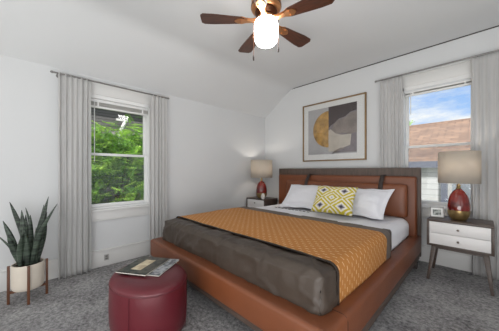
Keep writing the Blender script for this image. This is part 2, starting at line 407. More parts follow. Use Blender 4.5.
# ------------------------------------------------------------------ windows
def make_window(name, W, z0, z1, zm, back, tf):
    """double-hung sash window; local u along wall, n into the room, tf(u, n, z)->world; W=(u0,u1) glass edges"""
    root = empty(name, tf((W[0]+W[1])/2, 0, z0), kind='structure')
    def bx(mb, u0, u1, n0, n1, a, c):
        v = [tf(u, n, z) for u in (u0, u1) for n in (n0, n1) for z in (a, c)]
        mb.add(v, [(0, 1, 3, 2), (4, 6, 7, 5), (0, 4, 5, 1), (2, 3, 7, 6), (0, 2, 6, 4), (1, 5, 7, 3)])
    u0, u1 = W
    fr = MB()
    for (a, c) in ((u0-.075, u0-.03), (u1+.03, u1+.075)): bx(fr, a, c, -.14, .012, z0-.06, z1+.11)
    bx(fr, u0-.075, u1+.075, -.14, .012, z1+.03, z1+.11); bx(fr, u0-.075, u1+.075, -.14, .004, z0-.07, z0-.035)
    fr.build('frame', M['sash'], root)
    cs = MB()
    for (a, c) in ((u0-.135, u0-.045), (u1+.045, u1+.135)): bx(cs, a, c, 0, .018, z0-.17, z1+.2)
    bx(cs, u0-.135, u1+.135, 0, .02, z1+.07, z1+.2); bx(cs, u0-.145, u1+.145, 0, .03, z1+.2, z1+.215)
    bx(cs, u0-.135, u1+.135, 0, .016, z0-.17, z0-.075); bx(cs, u0-.135, u1+.135, 0, .022, z0-.178, z0-.17)
    cs.build('casing', M['trim'], root, bevel=.003)
    st = MB(); bx(st, u0-.15, u1+.15, 0, .042, z0-.075, z0-.05); st.build('stool', M['trim'], root, bevel=.004)
    for nm, a, c, n in (('upper_sash', zm-.01, z1+.03, -.085), ('lower_sash', z0-.04, zm+.014, -.05)):
        s = MB()
        bx(s, u0-.035, u0, n-.03, n, a, c); bx(s, u1, u1+.035, n-.03, n, a, c)
        lo = z0 if nm == 'lower_sash' else zm+.012; hi = zm-.014 if nm == 'lower_sash' else z1
        bx(s, u0, u1, n-.03, n, a, lo); bx(s, u0, u1, n-.03, n, hi, c)
        so = s.build(nm, M['sash'], root, bevel=.002)
        g = MB(); bx(g, u0-.004, u1+.004, n-.018, n-.013, lo-.004, hi+.004); g.build('pane', M['pane'], so)
    sc = MB(); bx(sc, u0-.03, u1+.03, -.128, -.126, z0-.03, zm); sc.build('insect_screen', M['screen'], root)
    return root
tfL = lambda u, n, z: Vector((XL+n, u, z))
tfR = lambda u, n, z: Vector((u, D-n, z))
make_window('window_1', (.515, 1.075), .68, 1.80, 1.231, 0, tfL)
make_window('window_2', (-.635, -.085), .695, 1.985, 1.338, 0, tfR)

def make_blind(label, u0, u1, ztop, zbot, tf, wand_u, wand_z):
    r = empty('window_blind', tf((u0+u1)/2, -.02, zbot), label, 'blind', 'raised slat blinds')
    def bx(mb, a, c, n0, n1, z0, z1):
        v = [tf(u, n, z) for u in (a, c) for n in (n0, n1) for z in (z0, z1)]
        mb.add(v, [(0, 1, 3, 2), (4, 6, 7, 5), (0, 4, 5, 1), (2, 3, 7, 6), (0, 2, 6, 4), (1, 5, 7, 3)])
    h = MB(); bx(h, u0, u1, -.045, -.006, ztop-.03, ztop); h.build('head_rail', M['sash'], r, bevel=.002)
    s = MB(); n = 9; a = zbot+.014; c = ztop-.032
    for i in range(n):
        z = a+(c-a)*i/n; bx(s, u0+.003, u1-.003, -.046, -.008, z+.0006, z+(c-a)/n*.62)
    s.build('slat_stack', M['blind'], r)
    q = MB(); bx(q, u0+.002, u1-.002, -.044, -.008, zbot-.006, zbot+.013); q.build('bottom_rail', M['sash'], r, bevel=.002)
    for k, uu in enumerate((u0+.07, u1-.07)):
        l = MB(); bx(l, uu, uu+.016, -.008, -.0065, zbot-.002, ztop-.03); l.build('ladder_tape', M['cord'], r)
    wd = MB().bar(tf(wand_u, -.002, ztop-.03), tf(wand_u, -.002, wand_z), .0045); wd.build('wand', M['cord'], r)
    return r
make_blind('white slat blind drawn up in the window with green trees outside', .492, 1.098, 1.828, 1.742, tfL, .535, 1.15)
make_blind('white slat blind drawn up in the window with blue sky outside', -.658, -.062, 2.012, 1.955, tfR, -.60, 1.72)

# ------------------------------------------------------------------ curtains and rods
def make_rod(name_label, a, b, wall_dir, brackets):
    a = Vector(a); b = Vector(b)
    r = empty('curtain_rod', (a+b)/2, name_label, 'curtain rod')
    MB().bar(a, b, .0085, seg=12).build('rod', M['steel'], r, smooth=True)
    d = (b-a).normalized()
    for p, s in ((a, -1), (b, 1)):
        MB().bar(p, p+d*s*.015, .012, seg=12).bar(p+d*s*.015, p+d*s*.022, .010, .006, seg=12).build('finial', M['steel'], r, smooth=True)
    for t in brackets:
        p = a.lerp(b, t); q = p+Vector(wall_dir)
        MB().bar(p, q, .006).bar(q-Vector(wall_dir)*.06, q, .02, seg=10).build('bracket', M['steel'], r, smooth=True)
    return r
make_rod('grey metal curtain rod over the left window, below the sloped ceiling', (XL+.085, .19, 1.983), (XL+.085, 1.315, 1.983), (-.085, 0, 0), (.04, .94))
make_rod('grey metal curtain rod over the window behind the right nightstand', (-.945, D-.095, 2.190), (.62, D-.095, 2.190), (0, .095, 0), (.03, .97))
def make_curtain(label, u0, u1, z0, z1, n0, tf, folds, amp, seed, flare=0.0, slant=0.0):
    nu, nv = 150, 34; vs = []
    for i in range(nu):
        t = i/(nu-1)
        for j in range(nv):
            q = j/(nv-1); z = z1+(z0-z1)*q
            wob = .35*fbm(t*3+seed, q*1.3, seed)
            ph = 2*PI*(folds*t+wob*.55)
            A = amp*(.55+.45*q)*(1+.45*math.sin(7.3*t+seed))*(1+.25*fbm(t*9, q*2, seed+3))
            n = n0+A*math.sin(ph)+.004*fbm(t*20, q*6, seed)
            u = u0+(u1-u0)*t+.006*math.cos(ph*1.0)*(.4+.6*q)+(t-.5)*flare*q+slant*q
            n = max(n, .048)
            if q < .022: n = n0+.6*(n-n0)
            vs.append(tf(u, n, z))
    mb = MB().add(vs, grid_faces(nu, nv))
    o = mb.build('curtain', M['curtain'], loc=tf((u0+u1)/2, n0, z0), smooth=True, sharp=0)
    solidify(o, .002)
    hem = None
    return tag(o, label, 'curtain', 'pale grey curtain panels')
make_curtain('pale grey curtain panel left of the window with green trees, nearest the plant', .225, .487, .006, 1.996, .085, tfL, 6.0, .015, 1.3, .0)
make_curtain('pale grey curtain panel between the window with green trees and the bed', 1.080, 1.30, .006, 1.996, .085, tfL, 5.0, .014, 4.1)
make_curtain('pale grey curtain panel behind the headboard, left of the window with blue sky', -.905, -.665, .006, 2.202, .086, tfR, 6.0, .011, 7.7)
make_curtain('pale grey curtain panel behind the right nightstand and its lamp', -.075, .52, .006, 2.202, .088, tfR, 11.0, .017, 9.2)

# outlet on the left baseboard
r = empty('wall_outlet', (XL+.018, .643, .09), 'small grey outlet low on the baseboard under the left window', 'outlet')
MB().box(XL+.018, XL+.024, .62, .666, .062, .125).build('cover_plate', M['outlet'], r, bevel=.002)
MB().box(XL+.0238, XL+.0252, .632, .654, .072, .09).box(XL+.0238, XL+.0252, .632, .654, .097, .115).build('socket', M['dark_slot'], r)

# ------------------------------------------------------------------ bed
BX0, BX1, BY0, BYH = -2.472, -.468, .945, 3.15
bed = empty('bed', ((BX0+BX1)/2, 2.05, 0), 'king bed with cognac leather rails and headboard on a grey-brown wood base', 'bed')
RB, RT = .146, .325
def rail(mb, x0, x1, y0, y1, z0=RB, z1=RT): mb.box(x0, x1, y0, y1, z0, z1)
ye = BYH-.01; tk = .115
U = [(BX0, ye), (BX0, BY0), (BX1, BY0), (BX1, ye), (BX1-tk, ye), (BX1-tk, BY0+tk+.01), (BX0+tk, BY0+tk+.01), (BX0+tk, ye)]
MB().prism(U, lambda p, t: (p[0], p[1], RT if t else RB)).build('leather_rail', M['leather'], bed, bevel=.024, seg=4, sharp=60)
for x in (BX0, BX1):
    e = .001 if x == BX1 else -.001
    q = MB(); pts = [Vector((x+e, BY0+.2, RB+.02)), Vector((x+e, BY0+.2, RT-.03)), Vector((x-math.copysign(.008, e), BY0+.2, RT-.006)), Vector((x-math.copysign(.03, e), BY0+.2, RT+.001)), Vector((x-math.copysign(.10, e), BY0+.2, RT+.001))]
    for p, t in zip(pts[:-1], pts[1:]): q.bar(p, t, .0022, seg=6)
    q.build('stitched_seam', M['leather_seam'], bed)
# wood plinth under the leather
m = MB(); i = .02
m.box(BX0+i, BX1-i, BY0+.06, BY0+.11, .066, .130).box(BX0+i, BX0+i+.05, BY0+.11, 3.14, .066, .130).box(BX1-i-.05, BX1-i, BY0+.11, 3.14, .066, .130)
m.build('wood_base', M['bed_wood_flat'], bed, bevel=.004)
m = MB(); m.box(BX0+.03, BX1-.03, BY0+.03, 3.14, .130, .150); m.build('slat_platform', M['binding'], bed)
for x, y in ((BX0+.1, BY0+.14), (BX1-.1, BY0+.14), (BX0+.06, 3.0), (BX1-.045, 3.0)):
    MB().box(x-.03, x+.03, y-.03, y+.03, 0, .066).build('foot', M['strap'], bed, bevel=.004)
# wooden headboard panel
m = MB(); m.box(-2.474, -.478, BYH, BYH+.035, .085, 1.085); m.build('headboard_panel', M['bed_wood'], bed, bevel=.004)
m = MB(); m.box(-2.43, -.505, 3.072, BYH, .30, .985); m.build('headboard_upholstery', M['leather'], bed, bevel=.028, seg=4, sharp=60)
# hanging back cushion, pillow-like with soft ends
def soft_box(x0, x1, y0, y1, z0, z1, r, nx, nz, ny=6, fn=None):
    """rounded box shell as an MB built from six grids, clamped to an inner box and pushed out by r"""
    mb = MB(); c = Vector(((x0+x1)/2, (y0+y1)/2, (z0+z1)/2)); h = Vector(((x1-x0)/2, (y1-y0)/2, (z1-z0)/2))
    inn = Vector((max(h.x-r, 1e-4), max(h.y-r, 1e-4), max(h.z-r, 1e-4)))
    def rnd_pt(p):
        q = Vector([max(-inn[k], min(inn[k], p[k])) for k in range(3)]); d = p-q
        if d.length > 1e-9: q = q+d.normalized()*min(r, d.length) if d.length < r*.999 else q+d.normalized()*r
        return q
    cnt = {'x': nx, 'y': ny, 'z': nz}
    for ax in range(3):
        a1, a2 = [k for k in range(3) if k != ax]; n1 = cnt['xyz'[a1]]; n2 = cnt['xyz'[a2]]
        for sgn in (-1, 1):
            vs = []
            for i in range(n1+1):
                for j in range(n2+1):
                    p = Vector((0, 0, 0)); p[ax] = sgn*h[ax]; p[a1] = h[a1]*(2*i/n1-1); p[a2] = h[a2]*(2*j/n2-1)
                    p = rnd_pt(p)+c
                    if fn: p = fn(p)
                    vs.append(p)
            mb.add(vs, grid_faces(n1+1, n2+1))
    return mb
def weld(o, d=1e-4):
    bm = bmesh.new(); bm.from_mesh(o.data); bmesh.ops.remove_doubles(bm, verts=bm.verts, dist=d); bmesh.ops.recalc_face_normals(bm, faces=bm.faces)
    for f in bm.faces: f.smooth = True
    bm.to_mesh(o.data); bm.free(); return o
def cush(p):
    tx = (p.x+1.395)/.82; tz = (p.z-.71)/.18
    k = max(0, 1-abs(tx)**6)*max(0, 1-abs(tz)**2)
    if p.y < 3.03: p = p+Vector((0, -.022*k, 0))
    return p
o = weld(soft_box(-2.22, -.575, 2.985, 3.072, .52, .90, .04, 40, 14, 6, cush).build('back_cushion', M['leather'], bed, smooth=True, sharp=0))
for x in (-1.83, -.835):
    m = MB(); pts = [(3.075, .992), (3.066, .992), (3.055, .975), (2.99, .90), (2.968, .84), (2.962, .78)]
    for (ya, za), (yb, zb) in zip(pts[:-1], pts[1:]):
        m.add([(x-.024, ya, za), (x+.024, ya, za), (x+.024, yb, zb), (x-.024, yb, zb)], [(0, 1, 2, 3)])
    m.add([(x-.024, 3.152, .992), (x+.024, 3.152, .992), (x+.024, 3.075, .992), (x-.024, 3.075, .992)], [(0, 1, 2, 3)])
    o = m.build('strap', M['strap'], bed, smooth=True); weld(o); solidify(o, .006, 1)

# mattress and bedding
MX0, MX1, MY0, MY1 = -2.352, -.588, 1.078, 3.055
mt = weld(soft_box(MX0, MX1, MY0, MY1, .155, .50, .07, 30, 8, 34).build('mattress', M['sheet'], loc=(-1.47, 2.07, .155), smooth=True, sharp=0))
tag(mt, 'white mattress sunk inside the leather bed rails', 'mattress')

def drape(name, y0, y1, lift, m, zb_l, zb_r, zb_foot=None, nx=110, ny=60, amp=.006, fr=4.0, seed=0, sag=0.0, zt=.50, r=.075, crease=0.0, under=None):
    """cloth lying over the mattress: across x it runs up one flank, over the top and down the other; an optional foot drop"""
    x0, x1 = MX0-lift, MX1+lift; zt = zt+lift; rr = r+lift
    # cross section path (x,z)
    path = []
    def seg(a, b, n):
        for k in range(n): path.append((a[0]+(b[0]-a[0])*k/n, a[1]+(b[1]-a[1])*k/n))
    seg((x0, zb_l), (x0, zt-rr), 10)
    for k in range(10): a = PI-PI/2*k/10; path.append((x0+rr+rr*math.cos(a), zt-rr+rr*math.sin(a)))
    seg((x0+rr, zt), (x1-rr, zt), nx)
    for k in range(10): a = PI/2-PI/2*k/10; path.append((x1-rr+rr*math.cos(a), zt-rr+rr*math.sin(a)))
    seg((x1, zt-rr), (x1, zb_r), 10); path.append((x1, zb_r))
    lens = [0]
    for a, b2 in zip(path[:-1], path[1:]): lens.append(lens[-1]+math.hypot(b2[0]-a[0], b2[1]-a[1]))
    rows = []   # (y, dz, uv_v): along the bed
    v = 0
    if zb_foot is not None:
        yf = y0
        npt = 12
        drop = zt-rr-zb_foot
        for k in range(npt): rows.append((yf, -(rr+drop*(1-k/npt)), k/npt*drop))
        v = drop
        for k in range(10):
            a = PI-PI/2*k/10; rows.append((yf+rr+rr*math.cos(a), -rr+rr*math.sin(a), v+rr*PI/2*k/10))
        v += rr*PI/2; ys = yf+rr
    else: ys = y0
    for k in range(ny+1): rows.append((ys+(y1-ys)*k/ny, 0, v+(y1-ys)*k/ny))
    vs = []; uv = []
    for (px, pz), s in zip(path, lens):
        for (y, dz, vv) in rows:
            # at the foot the section sinks; shrink towards the corner so the flank and foot round together
            z = pz+dz if dz < 0 else pz
            if dz < 0: z = min(pz, zt+dz)
            nrm = Vector((0, 0, 1))
            if px < x0+rr*.5: nrm = Vector((-1, 0, .2))
            elif px > x1-rr*.5: nrm = Vector((1, 0, .2))
            if dz < -rr*.7: nrm = nrm*.3+Vector((0, -1, .2))
            t = amp*(fbm(px*fr+seed, y*fr*1.3, z*fr, 5)+.35)
            if crease:
                w1 = fbm(px*2+seed, y*2, z*2, 3)
                t += crease*(1-abs(fbm((px+.6*y)*4+w1+seed, (y-.5*px)*1.6+z*5, z*4+w1, 4)))**6
            if under is not None:
                k = min(1, max(0, (y-under)/.08)); t = t*(1-k)-.010*k
            q = Vector((px, y, max(z, min(zb_l, zb_r))))+nrm*t
            # rounded vertical corner at the foot
            if zb_foot is not None:
                for cx, sg in ((x0, 1), (x1, -1)):
                    ex = (cx+sg*rr); ey = y0+rr
                    if (q.x-ex)*sg < 0 and q.y < ey:
                        d = Vector((q.x-ex, q.y-ey, 0)); L2 = d.length; lim = rr+max(t, 0)
                        if L2 > lim: d *= lim/L2; q.x = ex+d.x; q.y = ey+d.y
            q.z -= sag*math.exp(-((px-x1)/.25)**2)
            vs.append(q); uv.append((s, vv))
    mb = MB().add(vs, grid_faces(len(path), len(rows)))
    o = mb.build(name, m, loc=(-1.47, (y0+y1)/2, zt), smooth=True, sharp=0)
    set_uv(o, uv)
    return o
sh = drape('bed_sheet', 2.02, 3.045, .012, M['sheet'], .33, .33, None, amp=.008, fr=3.2, seed=3)
solidify(sh, .004); tag(sh, 'white cotton sheet covering the head half of the mattress', 'bed sheet')
dv = drape('duvet', 1.052, 2.36, .026, M['duvet'], .30, .30, .30, amp=.014, fr=3.4, seed=11, r=.012, crease=.012, under=1.20)
solidify(dv, .005); tag(dv, 'taupe satin quilt over the foot of the bed', 'quilt')
# woven runner: gold field, grey band at the head edge, dark binding at the foot edge
rn = drape('bed_runner', 1.215, 2.08, .046, M['runner'], .36, .325, None, amp=.006, fr=2.6, seed=21, zt=.499, r=.014)
solidify(rn, .005); tag(rn, 'golden orange woven runner with pale dashes laid across the bed', 'bed runner')
def child_keep(o, p):
    o.parent = p; o.location = Vector(o.location)-p.location
o = drape('grey_band', 2.081, 2.20, .046, M['band'], .36, .322, None, ny=8, amp=.006, fr=2.6, seed=21, zt=.499, r=.014); solidify(o, .005); child_keep(o, rn)
o = drape('dark_binding', 1.198, 1.216, .048, M['binding'], .36, .325, None, ny=3, amp=.006, fr=2.6, seed=21, zt=.499, r=.014); solidify(o, .005); child_keep(o, rn)
# embroidered dashes on the turned-down hem of the sheet
for k in range(10):
    x = -2.10+k*.058
    q = MB().box(x, x+.036, 2.575, 2.590, .519, .5235)
    e = q.build('embroidered_dash', M['strap'], sh)

# ------------------------------------------------------------------ pillows
def make_pillow(name, wd, ht, th, m, flange=0.0, seed=0, nu=44, nv=30, puff=.42):
    vs = []; uv = []; fs = []
    for side in (1, -1):
        off = len(vs)
        for i in range(nu):
            for j in range(nv):
                a = 2*i/(nu-1)-1; c = 2*j/(nv-1)-1
                W = wd/2; Hh = ht/2
                # edges pulled in between the corners
                px = a*W*(1-.07*(1-c*c)*1.0 if abs(a) > 0 else 1); py = c*Hh*(1-.08*(1-a*a))
                fx = max(0, 1-(abs(a)/(1-flange/W))**2.6) if flange else max(0, 1-abs(a)**2.6)
                fy = max(0, 1-(abs(c)/(1-flange/Hh))**2.6) if flange else max(0, 1-abs(c)**2.6)
                t = th/2*(fx*fy)**puff
                t *= 1+.16*fbm(a*2+seed, c*2, seed*1.7)
                t += .004*fbm(a*7+seed, c*7, 2)*min(1, 6*fx*fy)
                if flange: t += .0025; py += .006*math.sin(a*9+seed)*(1-fx*fy); 
                vs.append((px, py, side*t)); uv.append((a*.5+.5, c*.5+.5))
        g = grid_faces(nu, nv); fs += [tuple(off+k for k in f) for f in g]
    mb = MB(); mb.v = vs; mb.f = fs
    o = mb.build(name, m, smooth=True, sharp=0); set_uv(o, uv)
    return weld(o, 2e-4)
def pose(o, loc, lean, turn=0, roll=0):
    """stand the pillow up (its height along z), lean it back by `lean` deg from vertical, spin in its own plane by roll"""
    o.matrix_world = Matrix.Translation(loc) @ Matrix.Rotation(math.radians(turn), 4, 'Z') @ Matrix.Rotation(math.radians(90-lean), 4, 'X') @ Matrix.Rotation(math.radians(roll), 4, 'Z')
    return o
p = pose(make_pillow('pillow', .66, .47, .18, M['pillow'], .035, 1), (-1.72, 2.80, .695), 50, 4, 2)
tag(p, 'white pillow leaning on the headboard at its left end', 'pillow', 'white pillows against the headboard')
p = pose(make_pillow('pillow', .66, .46, .17, M['pillow'], .045, 5), (-1.025, 2.80, .69), 50, -4, 0)
tag(p, 'white pillow with pointed flanged corners on the window side of the bed', 'pillow', 'white pillows against the headboard')
p = pose(make_pillow('accent_pillow', .47, .37, .14, M['ikat'], 0, 8), (-1.195, 2.53, .715), 38, 6, 0)
tag(p, 'white cushion printed with yellow and charcoal diamonds', 'cushion')

# ------------------------------------------------------------------ nightstands
def make_nightstand(loc, label, wd=.455, dp=.34, zt=.577):
    r = empty('nightstand', (0, 0, 0), label, 'nightstand', 'nightstands beside the bed'); r['_local'] = 1
    w2 = wd/2; f = -dp/2; k = dp/2; zb = .325
    t = .018
    MB().box(-w2, w2, f, k, zt-t, zt).build('table_top', M['ns_wood'], r, bevel=.002)
    c = MB(); c.box(-w2, -w2+t, f, k, zb, zt-t).box(w2-t, w2, f, k, zb, zt-t).box(-w2+t, w2-t, f, k, zb, zb+t).box(-w2+t, w2-t, k-.01, k, zb+t, zt-t)
    c.build('carcass', M['ns_wood'], r, bevel=.0015)
    zm = (zb+t+zt-t)/2
    for a, b2 in ((zm+.0015, zt-t-.002), (zb+t+.002, zm-.0015)):
        d = MB().box(-w2+t+.002, w2-t-.002, f+.002, f+.018, a, b2); d.box(-w2+t+.012, w2-t-.012, f+.018, k-.03, a+.01, b2-.02)
        do = d.build('drawer', M['drawer'], r, bevel=.001)
        kz = (a+b2)/2
        kn = MB(); prof = [(.004, 0), (.004, .01), (.0095, .013), (.0095, .018), (.006, .021), (0, .0215)]
        kn.lathe(prof, seg=14); kn.v = [(x, f+.002-z, kz+y) for x, y, z in kn.v]
        kn.build('knob', M['knob'], do, smooth=True)
    fr = MB()
    fr.box(-w2+.035, w2-.035, f+.03, f+.055, zb-.028, zb).box(-w2+.035, w2-.035, k-.055, k-.03, zb-.028, zb)
    fr.box(-w2+.05, -w2+.075, f+.055, k-.055, zb-.028, zb).box(w2-.075, w2-.05, f+.055, k-.055, zb-.028, zb)
    fr.build('leg_frame', M['ns_wood'], r)
    for sx in (-1, 1):
        for sy, y in ((-1, f), (1, k)):
            a = Vector((sx*(w2-.052), y-sy*.045, zb-.001)); b2 = Vector((sx*(w2-.012), y-sy*(-.022 if sy < 0 else .012), 0.0))
            g = MB().bar(a, b2, .019, .0105, sq=True); g.v = [(x, yy, max(0, min(zb, z))) for x, yy, z in g.v]
            g.build('leg', M['ns_wood'], r, bevel=.002)
    r.location = loc
    return r
make_nightstand((-.153, 2.985, 0), 'white two-drawer nightstand with dark wood legs under the window with blue sky')
make_nightstand((-2.692, 2.95, 0), 'white two-drawer nightstand in the corner left of the headboard', wd=.425)

def make_lamp(loc, label, rs, lit=0):
    r = empty('table_lamp', loc, label, 'lamp', 'red glass lamps on the nightstands'); r['_local'] = 1
    k = rs/.15; k = 1+(k-1)*.6
    MB().lathe([(0, 0), (.05*k, 0), (.062*k, .012), (.076*k, .045), (.082*k, .075), (.0825*k, .092), (.080*k, .094), (0, .094)], seg=40).build('gold_base', M['brass'], r, smooth=True, sharp=50)
    MB().lathe([(0, .0945), (.0815*k, .0945), (.0835*k, .12), (.0815*k, .155), (.074*k, .20), (.061*k, .24), (.043*k, .272), (.024*k, .292), (.017*k, .298), (0, .298)], seg=40).build('glass_body', M['red_glass'], r, smooth=True, sharp=60)
    MB().lathe([(0, .2985), (.018, .2985), (.02, .306), (.014, .314), (.014, .326), (.019, .33), (.019, .336), (.008, .34), (.008, .40), (0, .40)], seg=20).build('neck', M['brass'], r, smooth=True, sharp=50)
    s = MB().lathe([(rs, .352), (rs*.995, .652)], seg=64)
    s.f = [f for f in s.f if len(f) == 4]
    so = s.build('lamp_shade', M['shade'], r, smooth=True); solidify(so, .003)
    ring = MB()
    for q in range(3):
        a = 2*PI*q/3; ring.bar((0, 0, .62), (rs*.98*math.cos(a), rs*.98*math.sin(a), .62), .002, seg=6)
    ring.bar((0, 0, .40), (0, 0, .63), .003, seg=6)
    ring.build('shade_spider', M['brass'], r)
    MB().lathe([(0, .40), (.012, .402), (.014, .42), (.028, .45), (.03, .475), (.02, .5), (0, .508)], seg=18).build('bulb', M['sock'], r, smooth=True)
    if lit:
        l = lamp('bulb_light', 'POINT', (0, 0, .53), lit, (1, .93, .84), .03); l.parent = r
    return r
make_lamp((-.158, 2.975, .578), 'red glass table lamp with taupe drum shade in front of the window with blue sky', .155, 2.6)  # bulb light added in this unlit lamp to brighten the pillows and sheet
make_lamp((-2.655, 2.90, .578), 'red glass table lamp with taupe drum shade in the room corner left of the bed', .185, 3.4)

# small framed photo beside the right lamp
r = empty('photo_frame', (-.318, 2.965, .578), 'small silver framed photo beside the lamp on the right nightstand', 'photo frame'); r['_local'] = 1
r.rotation_euler = (math.radians(-8), 0, math.radians(14))
fr = MB(); a, hh, bd = .056, .104, .009
fr.box(-a, -a+bd, -.006, .006, 0, hh).box(a-bd, a, -.006, .006, 0, hh).box(-a+bd, a-bd, -.006, .006, 0, bd).box(-a+bd, a-bd, -.006, .006, hh-bd, hh)
fr.build('frame', M['steel'], r, bevel=.0015)
MB().box(-a+bd, a-bd, -.002, .005, bd, hh-bd).build('mount', M['mat_board'], r)
MB().box(-a+bd+.014, a-bd-.014, -.0028, -.0018, bd+.014, hh-bd-.016).build('photo', M['mini_photo'], r)
MB().bar((0, .006, .07), (0, .055, .008), .005, sq=True).build('easel_back', M['steel'], r)
# little white vase on the left nightstand
o = MB().lathe([(0, 0), (.022, 0), (.034, .02), (.036, .045), (.026, .072), (.014, .086), (.016, .096), (.012, .096), (.010, .08), (0, .07)], seg=24).build('small_vase', M['vase'], loc=(0, 0, 0), smooth=True)
o.location = (-2.545, 2.815, .578); tag(o, 'tiny white vase beside the lamp on the left nightstand', 'vase')

# ------------------------------------------------------------------ framed picture above the bed
px0, px1, pz0, pz1 = -2.075, -1.092, 1.197, 2.108
r = empty('framed_picture', (-1.583, D-.002, pz0), 'large framed abstract print above the headboard', 'picture')
fw = .018; y0, y1 = D-.032, D-.001
m = MB(); m.box(px0, px0+fw, y0, y1, pz0, pz1).box(px1-fw, px1, y0, y1, pz0, pz1).box(px0+fw, px1-fw, y0, y1, pz0, pz0+fw).box(px0+fw, px1-fw, y0, y1, pz1-fw, pz1)
m.build('frame', M['frame_gold'], r, bevel=.002)
MB().box(px0+fw, px1-fw, D-.016, y1, pz0+fw, pz1-fw).build('mat_board', M['mat_board'], r)
W_, H_ = px1-px0, pz1-pz0
ax0, ax1, az0, az1 = px0+.10*W_, px0+.875*W_, pz0+.115*H_, pz1-.105*H_
MB().box(ax0, ax1, D-.0172, D-.0155, az0, az1).build('print_ground', M['art_grey'], r)
def patch(name, pts, m, k):
    yy = D-.0172-.0006*k
    MB().prism([(ax0+(ax1-ax0)*u, az0+(az1-az0)*v) for u, v in pts], lambda p, t: (p[0], yy+(0 if t else -.0005), p[1])).build(name, m, r)
cxr = .455
patch('gold_half_disc', [(cxr+.0, .14)]+[(cxr-.34*math.sin(PI*k/24), .53-.39*math.cos(PI*k/24)) for k in range(25)], M['art_gold'], 1)
patch('mauve_field', [(cxr, .02), (.995, .02), (.995, .99), (cxr, .99)], M['art_mauve'], 1)
patch('umber_block', [(cxr, .55), (.50, .60), (.58, .64), (.66, .72), (.78, .74), (.88, .82), (1, .84), (1, 1), (cxr, 1)], M['art_dark'], 2)
patch('warm_rock', [(.50, .46), (.60, .40), (.72, .42), (.86, .38), (1, .40), (1, .82), (.88, .80), (.78, .72), (.66, .70), (.56, .62)], M['art_rock'], 3)
patch('pale_sheet', [(cxr, .04), (.58, .05), (.70, .10), (.88, .16), (.90, .38), (.72, .38), (.60, .42), (.50, .52), (cxr, .50)], M['art_beige'], 4)
patch('white_foot', [(.52, 0), (cxr+.1, 0), (.66, .06), (.80, .10), (.70, .12), (.58, .06)], M['art_rock'], 5)
patch('pale_border', [(0, 0), (.62, 0), (.56, .05), (cxr, .05), (.3, .02), (0, .02)], M['art_grey'], 5)
MB().box(px0+fw, px1-fw, D-.024, D-.0225, pz0+fw, pz1-fw).build('glazing', M['picture_glass'], r)

# ------------------------------------------------------------------ ceiling fan
fc = Vector((-1.198, 1.362, 0))
fan = empty('ceiling_fan', (fc.x, fc.y, ZC), 'copper ceiling fan with five walnut blades and lit white globe', 'ceiling fan')
def flathe(prof, name, m, seg=40, parent=fan, sharp=40):
    return MB().lathe(prof, (fc.x, fc.y), seg).build(name, m, parent, smooth=True, sharp=sharp)
flathe([(0, ZC), (.085, ZC), (.09, ZC-.02), (.075, ZC-.04), (0, ZC-.04)], 'canopy', M['bronze'])
flathe([(0, 2.43), (.10, 2.43), (.116, 2.415), (.118, 2.33), (.108, 2.315), (.095, 2.31), (0, 2.31)], 'motor_housing', M['copper'])
flathe([(.112, 2.352), (.121, 2.352), (.121, 2.336), (.112, 2.336)], 'trim_ring', M['bronze'])
flathe([(0, 2.31), (.085, 2.31), (.09, 2.295), (.08, 2.275), (.06, 2.265), (0, 2.265)], 'switch_housing', M['bronze'])
flathe([(0, 2.266), (.058, 2.266), (.075, 2.25), (.072, 2.236), (0, 2.236)], 'light_fitter', M['copper'])
flathe([(0, 2.237), (.066, 2.237), (.084, 2.228), (.092, 2.208), (.0935, 2.15), (.092, 2.10), (.086, 2.073), (.072, 2.056), (.04, 2.048), (0, 2.047)], 'globe', M['globe'], 40, fan, 0)
for k in range(5):
    a = math.radians(13+72*k); R3 = Matrix.Translation((fc.x, fc.y, 2.232)) @ Matrix.Rotation(a, 4, 'Z') @ Matrix.Rotation(math.radians(-6), 4, 'X')
    out_ = []
    N1 = 16
    for i in range(N1+1):
        t = i/N1; x = .175+.335*t; w_ = .041+.027*min(1, t*1.4)
        if t > .95: w_ -= .02*((t-.95)/.05)**2
        if t < .08: w_ -= .014*((.08-t)/.08)**2
        out_.append((x, w_))
    poly = [(x, w_) for x, w_ in out_]+[(x, -w_) for x, w_ in reversed(out_)]
    bl = MB().prism(poly, lambda p, t: R3 @ Vector((p[0], p[1], (.004 if t else -.004)))).build('blade', M['blade'], fan, loc=(fc.x, fc.y, 2.232), smooth=False)
    # grain follows the blade: the mesh is turned into its own frame
    bl.data.transform(Matrix.Rotation(-a, 4, 'Z')); bl.rotation_euler = (0, 0, a)
    ir = MB()
    R2 = Matrix.Translation((fc.x, fc.y, 2.24)) @ Matrix.Rotation(a, 4, 'Z') @ Matrix.Rotation(math.radians(-6), 4, 'X')
    ip = [(.075, .02), (.12, .014), (.16, .02), (.19, .036), (.225, .03), (.245, .012), (.25, 0)]
    poly = ip+[(x, -y) for x, y in reversed(ip[:-1])]
    ir.prism(poly, lambda p, t: R2 @ Vector((p[0], p[1], (.003 if t else -.0025))))
    ir.prism(poly, lambda p, t: R2 @ Vector((p[0], p[1]*.98, (-.013 if t else -.0175))))
    for sy in (-.02, .02): ir.bar(R2 @ Vector((.20, sy, -.022)), R2 @ Vector((.20, sy, .004)), .006, seg=8)
    ir.bar(R2 @ Vector((.07, 0, .0)), R2 @ Vector((.15, 0, -.006)), .016, .012, seg=10)
    ir.build('blade_iron', M['copper'], fan, bevel=0)
